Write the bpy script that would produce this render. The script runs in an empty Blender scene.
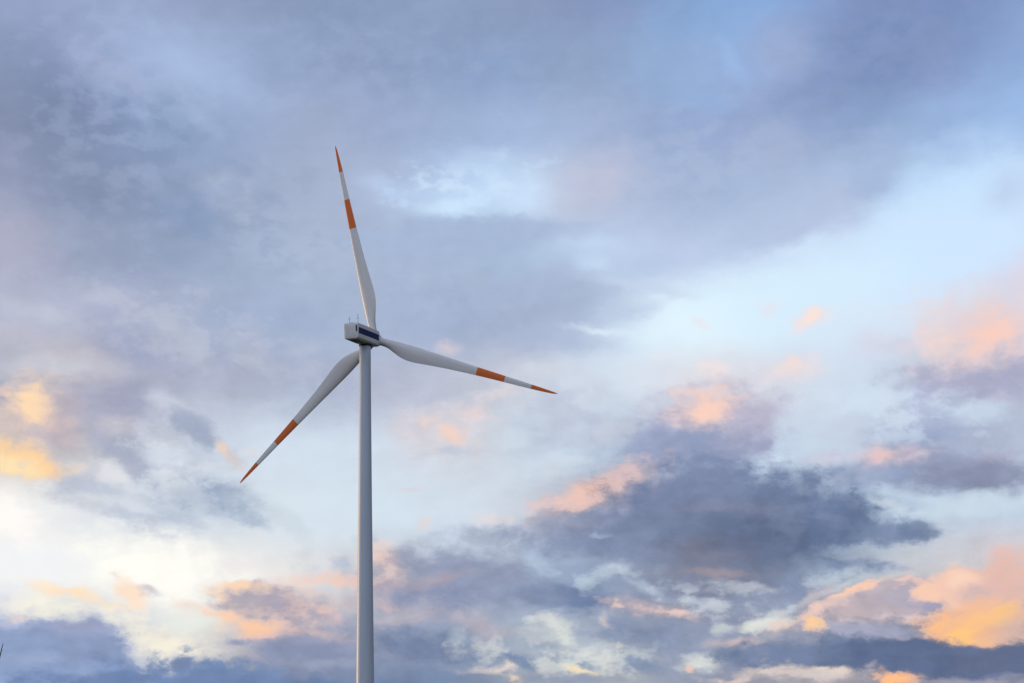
import bpy, bmesh, math, random
from mathutils import Vector, Matrix

R = math.radians
scene = bpy.context.scene
COL = scene.collection

# ------------------------------------------------------------------ camera
EYE = 1.7                                     # a person standing in the field, looking level along +Y
cam_data = bpy.data.cameras.new("camera")
cam_data.sensor_width = 36.0
cam_data.lens = 36.0 * 2050.0 / 1024.0        # short telephoto
cam_data.shift_y = (760.0 - 341.5) / 1024.0   # rising front keeps the tower upright
cam_data.clip_start = 0.1
cam_data.clip_end = 60000.0
cam = bpy.data.objects.new("camera", cam_data)
cam.location = (0, 0, EYE)
cam.rotation_euler = (R(90), 0, 0)
COL.objects.link(cam)
scene.camera = cam

scene.view_settings.view_transform = 'Standard'
scene.view_settings.look = 'None'
scene.view_settings.exposure = 0.0
scene.view_settings.gamma = 1.0
scene.view_settings.use_curve_mapping = False
scene.cycles.max_bounces = 4
scene.cycles.use_adaptive_sampling = True
scene.cycles.adaptive_threshold = 0.005
scene.cycles.adaptive_min_samples = 24

# ------------------------------------------------------------------ sun (low on the left, just ahead of the tower)
SUN_AZ, SUN_EL = -62.0, 3.0                   # degrees clockwise from +Y, degrees above the horizon
sun_data = bpy.data.lights.new("sun", 'SUN')
sun_data.energy = 1.5
sun_data.color = (1.0, 0.68, 0.42)
sun_data.angle = R(1.5)
sun = bpy.data.objects.new("sun", sun_data)
sd = Vector((math.sin(R(SUN_AZ)) * math.cos(R(SUN_EL)), math.cos(R(SUN_AZ)) * math.cos(R(SUN_EL)), math.sin(R(SUN_EL))))
sun.rotation_euler = sd.to_track_quat('Z', 'Y').to_euler()
COL.objects.link(sun)

# ------------------------------------------------------------------ sky: clear dusk air with a broken cloud deck
# every direction is given as azimuth (degrees clockwise from +Y) and elevation (degrees)
SKY_AZ = [-14.02, -12.33, -10.61, -8.87, -7.12, -5.35, -3.57, -1.79, 0.00, 1.79, 3.57, 5.35, 7.12, 8.87, 10.61, 12.33, 14.02]
SKY_EL = [1.56, 3.35, 5.13, 6.90, 8.65, 10.39, 12.11, 13.81, 15.49, 17.13, 18.75, 20.34, 22.04]
SKY_TONE = [
    [(123,147,190), (116,142,188), (115,141,184), (113,139,180), (113,138,178), (112,138,178), (116,140,178), (124,144,178), (150,162,184), (180,186,190), (170,176,188), (150,160,186), (170,168,180), (180,174,182), (169,166,176), (166,166,182), (156,162,184)],
    [(165,176,208), (145,162,200), (192,198,215), (236,236,224), (191,181,191), (159,166,194), (152,162,190), (146,162,192), (168,180,198), (170,180,196), (152,164,190), (150,162,190), (160,168,188), (160,166,190), (132,144,175), (152,152,170), (154,157,171)],
    [(241,241,243), (245,245,240), (250,248,243), (246,244,239), (236,232,230), (222,222,224), (190,186,196), (160,168,192), (158,172,198), (150,170,200), (150,160,186), (134,142,170), (130,142,172), (149,167,195), (198,203,210), (205,201,206), (212,194,193)],
    [(246,244,241), (232,234,236), (212,218,228), (190,202,218), (214,224,232), (212,226,238), (208,224,236), (208,222,236), (206,214,226), (180,184,200), (134,148,182), (119,135,169), (114,130,164), (126,145,181), (171,190,212), (193,208,225), (191,208,227)],
    [(209,197,187), (191,190,197), (184,188,201), (195,204,219), (209,220,235), (207,221,235), (206,218,232), (208,210,218), (202,214,228), (196,212,228), (166,178,202), (153,167,199), (191,206,226), (200,216,232), (187,197,217), (161,171,197), (181,192,213)],
    [(177,181,198), (198,190,193), (168,172,193), (172,178,200), (171,178,200), (168,178,202), (176,184,206), (186,190,208), (200,204,216), (204,216,232), (214,226,240), (222,217,223), (212,213,225), (207,223,239), (198,210,228), (180,186,207), (175,178,202)],
    [(178,182,204), (177,184,206), (164,172,200), (168,179,203), (160,174,204), (164,180,206), (164,178,206), (160,176,206), (162,174,202), (170,184,212), (210,226,244), (221,241,253), (215,237,252), (214,230,246), (212,230,248), (224,221,230), (213,209,225)],
    [(167,170,194), (149,160,186), (144,158,186), (145,161,190), (162,178,204), (172,184,208), (166,182,210), (162,180,208), (164,184,212), (184,204,232), (186,202,230), (189,205,233), (202,220,244), (207,228,249), (206,229,251), (203,225,252), (203,217,244)],
    [(145,154,182), (135,148,177), (132,147,178), (138,156,188), (158,172,200), (166,178,204), (168,182,210), (182,206,236), (194,218,244), (188,194,216), (168,184,214), (161,180,212), (167,185,215), (171,188,220), (185,212,242), (183,211,245), (180,202,235)],
    [(133,145,174), (130,143,177), (136,156,192), (139,159,194), (154,172,206), (159,171,200), (152,168,202), (158,176,210), (160,184,220), (164,180,212), (152,170,206), (148,168,208), (151,167,205), (132,157,199), (143,166,204), (151,179,221), (155,186,229)],
    [(140,154,186), (144,158,194), (155,172,208), (162,181,216), (147,165,200), (142,160,195), (138,155,190), (138,158,194), (140,162,200), (142,160,192), (144,168,206), (147,175,216), (158,178,217), (130,150,191), (121,144,186), (131,151,195), (141,168,212)],
    [(150,165,198), (150,166,200), (150,166,202), (146,160,192), (138,153,184), (132,150,182), (140,158,192), (140,158,192), (138,155,188), (132,146,184), (134,158,198), (130,164,210), (140,174,222), (132,152,196), (124,144,186), (124,142,186), (138,160,204)],
    [(150,165,198), (150,166,200), (150,166,202), (146,160,192), (138,153,184), (132,150,182), (140,158,192), (140,158,192), (138,155,188), (132,146,184), (134,158,198), (130,164,210), (140,174,222), (132,152,196), (124,144,186), (124,142,186), (138,160,204)],
]
# azimuth, elevation, half width, half height, tilt, colour, opacity, softness, kind of edge (0, 1 puffy, 2 smooth deck, 3 sunlit, 4 flecked)
CLOUDS = [
    (-8.79, 18.45, 3.32, 1.15, 20, (170,190,226), 0.70, 1.00, 2),
    (-11.23, 18.15, 2.11, 0.60, 25, (166,174,206), 0.60, 1.00, 2),
    (-12.43, 17.58, 3.62, 1.33, 30, (122,136,170), 0.78, 1.00, 2),
    (-12.97, 16.80, 2.72, 1.33, 20, (124,136,166), 0.75, 1.00, 2),
    (-10.29, 17.08, 2.72, 1.03, 25, (126,146,182), 0.50, 1.00, 2),
    (-10.29, 17.20, 1.81, 0.36, 40, (156,174,208), 0.50, 1.00, 2),
    (-9.61, 15.33, 2.11, 0.45, 35, (152,166,196), 0.50, 1.00, 2),
    (-8.79, 17.40, 1.81, 0.45, 38, (166,184,216), 0.55, 1.00, 2),
    (-7.89, 15.24, 2.11, 0.91, 35, (178,188,212), 0.75, 1.00, 2),
    (-9.06, 14.71, 2.41, 1.03, 15, (130,150,184), 0.78, 1.00, 2),
    (-11.50, 15.24, 2.41, 1.33, 25, (128,142,174), 0.65, 1.00, 2),
    (-13.76, 13.58, 2.11, 1.99, 0, (178,178,200), 0.60, 1.00, 2),
    (-7.15, 13.87, 2.11, 0.66, 30, (168,186,214), 0.50, 1.00, 2),
    (-12.97, 12.07, 2.41, 0.54, 10, (200,202,216), 0.50, 1.00, 2),
    (-13.76, 11.52, 1.51, 0.60, 0, (202,198,206), 0.40, 1.00, 2),
    (-12.43, 10.66, 3.32, 0.42, 0, (204,206,220), 0.60, 1.00, 2),
    (-10.69, 11.12, 2.23, 0.78, 20, (148,158,190), 0.65, 1.00, 2),
    (-9.61, 11.68, 1.39, 0.54, 30, (182,188,208), 0.50, 1.00, 2),
    (-7.42, 11.75, 1.81, 0.85, 20, (150,168,200), 0.50, 1.00, 2),
    (-8.52, 11.32, 1.51, 0.48, 35, (158,168,196), 0.50, 1.00, 2),
    (-9.20, 16.37, 1.81, 0.48, 30, (140,160,196), 0.40, 1.00, 2),
    (-7.28, 11.09, 1.81, 0.60, 40, (184,190,206), 0.45, 1.00, 2),
    (-11.36, 12.41, 2.72, 0.60, 8, (184,188,208), 0.40, 1.00, 2),
    (-5.90, 12.05, 1.81, 0.72, 10, (158,174,204), 0.50, 1.00, 2),
    (-1.59, 15.33, 2.78, 0.85, -5, (192,216,244), 0.80, 1.00, 2),
    (-1.17, 15.74, 3.49, 1.17, -6, (204,226,250), 0.90, 0.85, 4),
    (-1.79, 15.06, 1.69, 0.42, -2, (206,230,253), 0.85, 1.00, 2),
    (0.36, 15.33, 1.69, 0.91, 0, (204,226,251), 0.80, 1.00, 2),
    (-1.03, 16.18, 1.99, 0.72, 10, (186,210,240), 0.60, 1.00, 2),
    (-3.46, 15.49, 1.09, 0.48, 20, (186,208,240), 0.60, 1.00, 2),
    (2.51, 15.78, 2.11, 1.33, -20, (194,196,216), 0.65, 1.00, 2),
    (-1.17, 14.34, 4.53, 0.72, -2, (164,182,212), 0.90, 0.45, 2),
    (2.18, 14.04, 1.66, 0.60, 10, (198,218,243), 0.60, 1.00, 2),
    (2.29, 13.49, 0.91, 0.39, 10, (204,224,247), 0.75, 1.00, 2),
    (6.21, 19.25, 2.41, 1.33, 40, (140,172,218), 0.50, 1.00, 2),
    (6.13, 18.70, 1.09, 0.48, 55, (158,190,234), 0.50, 1.00, 2),
    (5.24, 17.78, 1.99, 0.48, 10, (146,178,220), 0.60, 1.00, 2),
    (3.99, 18.76, 1.33, 0.42, -10, (146,174,214), 0.40, 1.00, 2),
    (4.55, 19.54, 1.81, 0.72, 0, (134,166,210), 0.50, 1.00, 2),
    (3.02, 19.77, 1.51, 0.72, 0, (140,152,190), 0.50, 1.00, 2),
    (10.18, 18.63, 5.74, 1.99, -22, (120,142,186), 0.85, 1.00, 2),
    (7.59, 18.75, 1.51, 1.33, -30, (160,173,208), 0.60, 1.00, 2),
    (11.66, 18.49, 1.39, 1.51, -20, (138,154,196), 0.60, 1.00, 2),
    (13.65, 18.06, 1.39, 1.21, -20, (142,172,216), 0.50, 1.00, 2),
    (8.00, 17.68, 1.51, 0.72, -20, (134,154,196), 0.60, 1.00, 2),
    (7.12, 16.45, 4.53, 1.81, -18, (160,176,210), 0.60, 1.00, 2),
    (7.17, 15.16, 4.23, 1.69, -18, (168,186,216), 0.70, 0.90, 2),
    (9.36, 14.96, 1.81, 0.97, -35, (184,194,220), 0.60, 1.00, 2),
    (8.00, 14.41, 1.81, 0.42, -22, (190,204,228), 0.60, 1.00, 2),
    (7.31, 16.44, 1.21, 1.21, 0, (170,184,212), 0.50, 1.00, 2),
    (-10.01, 17.59, 6.15, 3.35, 28, (172,190,222), 0.28, 0.85, 4),
    (-10.83, 14.76, 5.59, 3.07, 28, (164,174,202), 0.25, 0.85, 4),
    (-3.13, 18.33, 7.27, 3.07, 10, (158,174,206), 0.35, 0.85, 4),
    (5.24, 16.12, 5.03, 2.24, -15, (178,192,218), 0.35, 0.85, 4),
    (-9.20, 11.70, 6.15, 1.79, 12, (192,198,214), 0.45, 0.85, 4),
    (-2.29, 12.90, 4.75, 1.79, 5, (174,186,210), 0.35, 0.85, 4),
    (-7.56, 15.15, 4.47, 2.52, 30, (128,146,180), 0.35, 0.85, 4),
    (9.36, 18.37, 5.59, 2.52, -22, (140,156,194), 0.35, 0.85, 4),
    (12.19, 14.05, 3.77, 2.26, -25, (206,230,254), 0.90, 0.50, 2),
    (8.00, 12.74, 4.53, 1.03, -10, (210,234,252), 0.80, 0.50, 2),
    (7.86, 14.78, 3.32, 1.03, -22, (176,192,222), 0.70, 0.55, 2),
    (10.12, 15.95, 1.63, 1.39, -35, (160,180,214), 0.70, 0.60, 2),
    (12.46, 15.57, 2.72, 1.81, -10, (196,224,252), 0.60, 1.00, 2),
    (13.60, 15.07, 1.21, 1.03, 20, (184,202,232), 0.70, 1.00, 2),
    (11.93, 16.23, 1.51, 0.42, 20, (170,196,230), 0.50, 1.00, 2),
    (4.96, 12.07, 3.62, 1.63, -12, (224,244,254), 0.90, 1.00, 2),
    (8.00, 12.79, 4.83, 1.51, -5, (214,236,252), 0.70, 1.00, 2),
    (1.34, 12.64, 3.02, 1.39, 0, (164,178,206), 0.75, 0.80, 2),
    (3.71, 12.97, 2.60, 0.30, 8, (196,212,234), 0.75, 1.00, 2),
    (3.16, 12.31, 1.33, 0.33, -10, (186,202,228), 0.70, 1.00, 2),
    (2.46, 11.78, 1.51, 0.21, 5, (220,234,248), 0.85, 1.00, 2),
    (1.34, 11.41, 2.72, 0.48, 3, (168,182,212), 0.80, 1.00, 2),
    (0.92, 10.72, 1.61, 0.35, 0, (210,214,224), 0.50, 0.70, 0),
    (3.57, 13.47, 1.81, 0.42, -10, (178,196,224), 0.50, 1.00, 2),
    (8.41, 12.09, 1.00, 0.53, -25, (240,222,222), 0.75, 0.70, 3),
    (8.41, 12.12, 0.53, 0.31, -25, (250,226,214), 0.85, 0.80, 3),
    (7.17, 12.42, 0.66, 0.42, 0, (230,226,236), 0.60, 1.00, 2),
    (5.24, 11.98, 0.60, 0.24, 20, (234,226,232), 0.60, 1.00, 2),
    (7.72, 10.76, 1.38, 0.69, 0, (232,218,222), 0.75, 0.70, 3),
    (7.61, 10.89, 0.63, 0.31, 0, (240,220,212), 0.60, 0.80, 3),
    (5.60, 10.80, 0.81, 0.34, 0, (240,224,224), 0.70, 0.80, 3),
    (4.13, 11.09, 0.72, 0.18, 0, (232,228,234), 0.50, 1.00, 2),
    (9.91, 11.28, 1.03, 0.66, 0, (216,214,230), 0.60, 1.00, 2),
    (10.53, 11.26, 0.91, 0.36, 0, (206,204,222), 0.50, 1.00, 2),
    (12.73, 11.17, 3.29, 2.07, 0, (222,206,212), 0.70, 0.70, 3),
    (11.52, 11.61, 0.88, 1.57, -20, (234,214,214), 0.70, 0.80, 3),
    (13.07, 11.34, 1.75, 1.50, 0, (240,206,198), 0.75, 0.80, 3),
    (13.18, 11.39, 1.06, 0.75, 20, (252,205,188), 0.70, 0.80, 3),
    (11.93, 11.07, 0.94, 0.94, 30, (236,212,206), 0.60, 0.80, 3),
    (12.99, 10.21, 4.34, 0.87, 0, (168,170,197), 0.90, 0.65, 1),
    (13.87, 12.55, 0.54, 1.39, 0, (226,216,226), 0.60, 1.00, 2),
    (11.39, 9.55, 2.89, 1.09, 10, (172,184,212), 0.60, 0.70, 1),
    (11.20, 8.92, 2.12, 0.55, 0, (154,168,202), 0.80, 0.70, 0),
    (9.91, 9.81, 1.74, 0.64, 0, (210,228,244), 0.60, 0.70, 1),
    (12.99, 9.45, 1.93, 0.58, 0, (202,218,236), 0.70, 0.70, 0),
    (9.36, 9.02, 1.93, 0.64, 10, (196,206,226), 0.50, 0.70, 1),
    (11.93, 8.01, 4.34, 1.03, 3, (154,162,190), 0.90, 0.50, 0),
    (10.53, 8.32, 1.72, 0.63, -8, (216,196,206), 0.85, 0.80, 3),
    (10.39, 8.33, 0.78, 0.34, -10, (230,194,190), 0.85, 0.80, 3),
    (8.76, 8.28, 1.41, 0.35, -5, (208,204,220), 0.70, 0.70, 1),
    (13.39, 8.24, 1.41, 0.45, 0, (178,174,196), 0.60, 0.70, 0),
    (12.33, 7.68, 2.25, 0.71, 0, (132,142,175), 0.70, 0.70, 1),
    (13.39, 7.78, 3.21, 0.84, 3, (142,149,178), 0.80, 0.65, 0),
    (10.04, 7.66, 2.44, 0.64, 10, (144,160,194), 0.75, 0.65, 1),
    (12.46, 6.90, 2.89, 0.55, -3, (200,216,230), 0.85, 0.70, 0),
    (10.50, 7.27, 1.09, 0.39, 10, (198,214,232), 0.70, 0.70, 1),
    (10.99, 6.88, 0.96, 0.26, 0, (176,192,216), 0.60, 0.70, 0),
    (-14.02, 9.80, 0.77, 0.71, 0, (164,164,184), 0.70, 0.70, 1),
    (-13.39, 8.95, 2.07, 1.69, 10, (214,192,188), 0.55, 0.80, 3),
    (-13.02, 9.55, 1.50, 1.25, 25, (242,208,184), 0.80, 0.80, 3),
    (-12.38, 9.10, 1.06, 0.69, 40, (226,196,184), 0.60, 0.80, 3),
    (-13.18, 9.62, 0.85, 0.75, 25, (254,220,178), 0.90, 0.80, 3),
    (-13.65, 8.23, 2.50, 0.69, 17, (252,210,160), 0.95, 0.65, 3),
    (-12.75, 7.91, 1.06, 0.28, 14, (253,208,158), 0.80, 0.80, 3),
    (-13.76, 8.09, 1.75, 0.44, 15, (254,229,182), 0.85, 0.80, 3),
    (-12.81, 8.79, 1.29, 0.35, 20, (188,180,190), 0.75, 0.70, 1),
    (-11.23, 9.45, 2.44, 1.74, 30, (168,170,192), 0.85, 0.65, 0),
    (-10.56, 9.74, 1.74, 1.03, 20, (158,162,188), 0.70, 0.70, 1),
    (-12.27, 9.07, 0.96, 1.35, 10, (190,178,188), 0.65, 0.70, 0),
    (-10.83, 8.45, 2.06, 0.71, 35, (166,172,194), 0.75, 0.70, 1),
    (-10.29, 7.87, 1.74, 0.55, 42, (168,176,198), 0.70, 0.70, 0),
    (-11.69, 7.56, 2.12, 0.48, 15, (174,184,206), 0.70, 0.70, 1),
    (-11.23, 6.96, 2.44, 0.42, 20, (190,196,212), 0.60, 0.70, 0),
    (-11.23, 7.90, 0.96, 0.48, 40, (226,228,232), 0.70, 0.70, 1),
    (-10.96, 8.98, 1.03, 0.42, 0, (198,196,204), 0.60, 0.70, 0),
    (-9.74, 8.34, 1.09, 0.90, 0, (216,226,238), 0.60, 0.70, 1),
    (-9.47, 9.56, 1.29, 0.51, 30, (206,212,224), 0.50, 0.70, 0),
    (-8.93, 9.12, 1.35, 0.51, 22, (160,170,194), 0.90, 0.60, 1),
    (-8.65, 8.83, 0.77, 0.42, 50, (158,168,194), 0.75, 0.70, 0),
    (-7.81, 8.36, 1.09, 0.32, 52, (206,198,202), 0.85, 0.70, 1),
    (-8.08, 8.62, 0.50, 0.28, 50, (230,206,190), 0.85, 0.80, 3),
    (-7.26, 8.48, 0.39, 0.29, 0, (222,216,216), 0.60, 0.70, 1),
    (-8.52, 7.23, 2.51, 0.96, 8, (166,180,202), 0.90, 0.60, 0),
    (-8.52, 7.42, 1.41, 0.64, 10, (152,168,194), 0.80, 0.70, 1),
    (-7.89, 6.83, 1.74, 0.42, 15, (158,174,198), 0.75, 0.70, 0),
    (-9.42, 6.67, 1.41, 0.45, 20, (178,190,208), 0.70, 0.70, 1),
    (-6.18, 6.64, 1.29, 0.45, 30, (196,206,218), 0.50, 0.70, 0),
    (-10.01, 5.35, 4.07, 1.38, 10, (255,254,246), 0.80, 0.80, 3),
    (-12.97, 5.43, 3.21, 0.96, 8, (238,240,244), 0.70, 0.70, 0),
    (-13.63, 6.63, 1.88, 0.94, 20, (255,250,246), 0.70, 0.80, 3),
    (-11.04, 5.06, 0.58, 0.13, 10, (224,224,230), 0.70, 0.70, 0),
    (-12.43, 4.17, 2.82, 0.69, 0, (255,248,226), 0.70, 0.80, 3),
    (-9.74, 3.30, 2.50, 0.81, 20, (255,245,220), 0.70, 0.80, 3),
    (-8.93, 3.86, 1.93, 0.64, 0, (232,238,232), 0.50, 0.70, 1),
    (-12.03, 4.53, 2.07, 0.34, 15, (255,224,186), 0.85, 0.80, 3),
    (-12.83, 4.79, 0.63, 0.19, 10, (255,236,206), 0.60, 0.80, 3),
    (-10.64, 4.71, 0.97, 0.47, 20, (250,220,194), 0.85, 0.70, 3),
    (-10.10, 4.75, 0.67, 0.26, 12, (204,196,204), 0.80, 0.70, 1),
    (-10.42, 4.28, 0.56, 0.22, 10, (255,224,198), 0.75, 0.80, 3),
    (-8.98, 4.38, 0.75, 0.25, 10, (238,214,202), 0.60, 0.80, 3),
    (-9.61, 3.44, 0.44, 0.19, 10, (226,214,208), 0.50, 0.80, 3),
    (-9.20, 7.54, 3.35, 1.68, 25, (224,230,236), 0.65, 0.85, 4),
    (-8.52, 7.15, 2.52, 0.95, 10, (158,172,198), 0.50, 0.85, 4),
    (-10.29, 6.57, 2.79, 0.67, 18, (180,190,208), 0.60, 0.85, 4),
    (-12.43, 7.60, 1.96, 0.73, 15, (190,194,208), 0.50, 0.85, 4),
    (-13.50, 3.91, 0.75, 0.25, 0, (214,202,204), 0.70, 0.65, 3),
    (-12.57, 2.51, 2.96, 1.80, 6, (142,160,198), 1.00, 0.30, 0),
    (-11.50, 2.68, 1.93, 1.41, 20, (140,158,196), 1.00, 0.30, 1),
    (-13.76, 2.71, 1.61, 1.22, 0, (142,162,200), 1.00, 0.30, 0),
    (-9.06, 1.79, 1.86, 1.61, 0, (130,152,192), 1.00, 0.30, 1),
    (-7.56, 1.50, 2.57, 1.67, 0, (122,146,188), 1.00, 0.30, 0),
    (-10.83, 1.37, 6.11, 2.12, 0, (116,142,188), 1.00, 0.45, 1),
    (-12.03, 3.60, 1.61, 0.39, 0, (160,168,200), 0.80, 0.70, 0),
    (-12.97, 2.72, 1.61, 0.29, 0, (160,176,210), 0.50, 0.70, 1),
    (-11.90, 2.51, 2.12, 0.26, -4, (148,168,206), 0.60, 0.70, 0),
    (-9.06, 2.76, 0.84, 0.39, 0, (126,144,184), 0.70, 0.70, 1),
    (-6.95, 4.37, 2.12, 0.90, 6, (184,176,188), 0.95, 0.35, 0),
    (-7.61, 4.89, 1.57, 0.28, 4, (250,214,182), 0.90, 0.80, 3),
    (-8.24, 4.69, 0.69, 0.25, 20, (252,214,180), 0.70, 0.80, 3),
    (-7.89, 4.09, 1.44, 0.31, 15, (250,206,174), 0.95, 0.80, 3),
    (-5.96, 4.27, 2.12, 0.77, 10, (176,170,190), 0.85, 0.70, 0),
    (-6.79, 3.66, 2.07, 0.50, 6, (248,202,172), 0.90, 0.80, 3),
    (-6.90, 3.66, 0.81, 0.34, 10, (255,202,158), 0.90, 0.80, 3),
    (-5.63, 5.05, 1.69, 0.34, 0, (238,206,192), 0.75, 0.80, 3),
    (-4.74, 5.00, 0.94, 0.38, 10, (240,204,188), 0.75, 0.80, 3),
    (-5.30, 4.11, 1.44, 0.38, 20, (216,188,188), 0.65, 0.80, 3),
    (-5.90, 4.72, 1.57, 0.31, 20, (226,198,190), 0.50, 0.80, 3),
    (-5.63, 3.28, 2.89, 0.71, 0, (158,164,192), 0.85, 0.70, 1),
    (-5.90, 2.89, 3.21, 0.84, 5, (138,152,186), 0.75, 0.70, 0),
    (-5.35, 2.61, 2.44, 0.29, 0, (164,172,196), 0.55, 0.70, 1),
    (-6.32, 3.55, 2.19, 0.31, 0, (214,184,184), 0.40, 0.80, 3),
    (-5.90, 1.83, 4.50, 0.77, 0, (112,138,180), 0.95, 0.70, 1),
    (-7.50, 3.18, 0.64, 0.29, -20, (150,158,190), 0.90, 0.65, 0),
    (-4.66, 5.47, 0.64, 0.51, 30, (178,190,210), 0.75, 0.70, 1),
    (-5.07, 5.33, 1.68, 0.95, 20, (204,208,220), 0.60, 0.85, 4),
    (-5.90, 4.11, 3.63, 1.12, 8, (230,200,188), 0.50, 0.85, 4),
    (-3.55, 5.56, 1.00, 0.81, 20, (244,206,188), 0.85, 0.80, 3),
    (-3.68, 4.95, 2.07, 0.41, 5, (228,194,188), 0.85, 0.80, 3),
    (-3.35, 4.43, 1.06, 0.34, 20, (216,190,190), 0.75, 0.80, 3),
    (-1.17, 5.18, 4.18, 1.35, 5, (150,160,189), 0.90, 0.60, 1),
    (-2.01, 4.52, 3.09, 0.77, 4, (142,154,189), 0.75, 0.70, 0),
    (-2.01, 5.10, 1.41, 0.45, -10, (192,176,186), 0.65, 0.70, 1),
    (-3.27, 5.34, 0.81, 0.63, 30, (224,196,192), 0.60, 0.80, 3),
    (-1.03, 3.77, 2.12, 0.42, 15, (190,180,192), 0.65, 0.70, 1),
    (-3.13, 3.98, 1.61, 0.32, 0, (196,186,194), 0.50, 0.70, 0),
    (-2.57, 3.12, 2.44, 0.90, 5, (122,140,176), 0.90, 0.65, 1),
    (-0.89, 3.02, 1.41, 0.71, 0, (124,144,180), 0.75, 0.70, 0),
    (-1.59, 3.35, 0.45, 0.45, 30, (196,208,214), 0.40, 0.70, 1),
    (-0.95, 3.35, 0.51, 0.26, 10, (214,214,212), 0.40, 0.70, 0),
    (-0.20, 2.57, 0.81, 0.34, -30, (232,216,206), 0.80, 0.80, 3),
    (-0.81, 2.46, 0.94, 0.28, 0, (220,206,204), 0.70, 0.80, 3),
    (-2.01, 2.23, 1.93, 0.45, 0, (126,148,184), 0.80, 0.70, 1),
    (-0.84, 6.29, 1.41, 0.42, 4, (166,176,198), 0.85, 0.70, 0),
    (-0.34, 6.68, 0.94, 0.31, 0, (226,214,212), 0.60, 0.80, 3),
    (-2.01, 9.14, 2.57, 1.03, 5, (212,206,214), 0.75, 0.70, 0),
    (-1.59, 8.98, 0.78, 0.50, 10, (246,208,190), 0.90, 0.80, 3),
    (-2.35, 9.30, 0.63, 0.28, 0, (236,212,206), 0.75, 0.80, 3),
    (-1.06, 9.63, 0.88, 0.44, -10, (232,212,210), 0.75, 0.80, 3),
    (-0.48, 10.15, 1.38, 0.41, -15, (226,214,216), 0.60, 0.80, 3),
    (-1.68, 8.51, 1.48, 0.29, 0, (188,194,212), 0.70, 0.70, 1),
    (-1.82, 11.41, 0.60, 0.33, -10, (208,200,210), 0.85, 1.00, 2),
    (-2.51, 6.67, 0.31, 0.44, 0, (228,214,210), 0.65, 0.80, 3),
    (-2.79, 7.60, 0.77, 0.16, 0, (214,206,212), 0.55, 0.70, 0),
    (1.34, 9.69, 2.12, 0.84, 20, (188,196,214), 0.75, 0.70, 1),
    (0.78, 9.14, 1.48, 0.51, 10, (188,198,216), 0.60, 0.70, 0),
    (0.50, 8.46, 1.48, 0.35, -5, (190,200,218), 0.60, 0.70, 1),
    (2.46, 10.03, 1.48, 0.64, 20, (202,208,222), 0.60, 0.70, 0),
    (2.88, 9.13, 1.29, 0.64, 0, (196,200,214), 0.60, 0.70, 1),
    (1.34, 8.38, 1.61, 0.32, 0, (208,222,236), 0.60, 0.70, 0),
    (-3.13, 10.08, 2.25, 0.51, 0, (184,188,208), 0.50, 0.70, 1),
    (-2.57, 4.04, 3.35, 1.23, 5, (188,184,198), 0.50, 0.85, 4),
    (-1.03, 3.21, 1.96, 0.78, 10, (214,216,214), 0.50, 0.85, 4),
    (1.34, 9.28, 3.35, 1.29, 10, (186,194,214), 0.65, 0.85, 4),
    (-1.73, 9.09, 2.79, 1.12, 5, (228,214,214), 0.50, 0.85, 4),
    (1.34, 8.05, 2.52, 0.84, 0, (206,214,226), 0.50, 0.85, 4),
    (5.74, 9.53, 2.96, 1.41, -3, (186,182,203), 0.90, 0.60, 1),
    (2.18, 6.40, 3.70, 1.16, -6, (142,154,186), 0.90, 0.60, 0),
    (4.96, 8.73, 3.86, 1.16, -4, (152,164,195), 0.90, 0.60, 1),
    (5.41, 9.67, 1.88, 1.13, -6, (224,202,203), 0.95, 0.70, 3),
    (5.41, 9.81, 1.50, 0.85, -5, (250,208,190), 0.95, 0.80, 3),
    (6.84, 9.43, 1.48, 1.22, 0, (182,179,201), 0.90, 0.60, 0),
    (5.24, 8.67, 2.76, 1.09, 0, (146,158,190), 0.90, 0.60, 1),
    (3.85, 8.36, 1.74, 0.77, -20, (152,162,194), 0.85, 0.65, 0),
    (6.40, 8.82, 1.61, 0.64, 0, (158,162,190), 0.75, 0.70, 1),
    (7.34, 8.31, 1.09, 0.55, -10, (206,222,238), 0.80, 0.70, 0),
    (5.57, 8.12, 0.71, 0.22, 0, (194,210,230), 0.60, 0.70, 1),
    (2.57, 7.55, 3.29, 0.94, -24, (212,188,188), 0.75, 0.80, 3),
    (2.23, 7.44, 2.63, 0.78, -25, (228,193,185), 0.90, 0.70, 3),
    (2.12, 7.50, 1.00, 0.44, -22, (238,196,180), 0.80, 0.80, 3),
    (3.35, 8.04, 1.38, 0.47, -15, (208,186,190), 0.85, 0.80, 3),
    (1.20, 7.03, 1.06, 0.28, -12, (234,198,190), 0.85, 0.80, 3),
    (6.35, 6.91, 5.30, 1.99, 4, (116,132,167), 1.00, 0.45, 1),
    (4.96, 7.53, 3.21, 1.09, -8, (128,140,174), 0.85, 0.70, 0),
    (8.87, 6.65, 2.12, 1.35, 0, (110,130,168), 0.90, 0.50, 1),
    (3.99, 6.61, 3.21, 0.77, -5, (130,145,178), 0.85, 0.70, 0),
    (5.79, 5.82, 2.57, 0.84, 0, (138,140,163), 0.75, 0.70, 1),
    (7.17, 6.08, 2.76, 1.35, 0, (104,120,156), 0.75, 0.70, 0),
    (10.58, 6.21, 1.86, 0.55, 0, (128,147,182), 0.90, 0.60, 1),
    (11.31, 6.20, 0.77, 0.39, 0, (116,136,172), 0.75, 0.70, 0),
    (9.63, 5.36, 1.80, 0.45, 6, (124,144,180), 0.85, 0.70, 1),
    (10.31, 6.84, 0.96, 0.32, 20, (206,218,230), 0.70, 0.70, 0),
    (5.85, 5.19, 1.80, 0.29, 3, (174,162,174), 0.75, 0.70, 1),
    (5.93, 7.05, 1.93, 0.26, -2, (146,148,174), 0.50, 0.70, 0),
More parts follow.
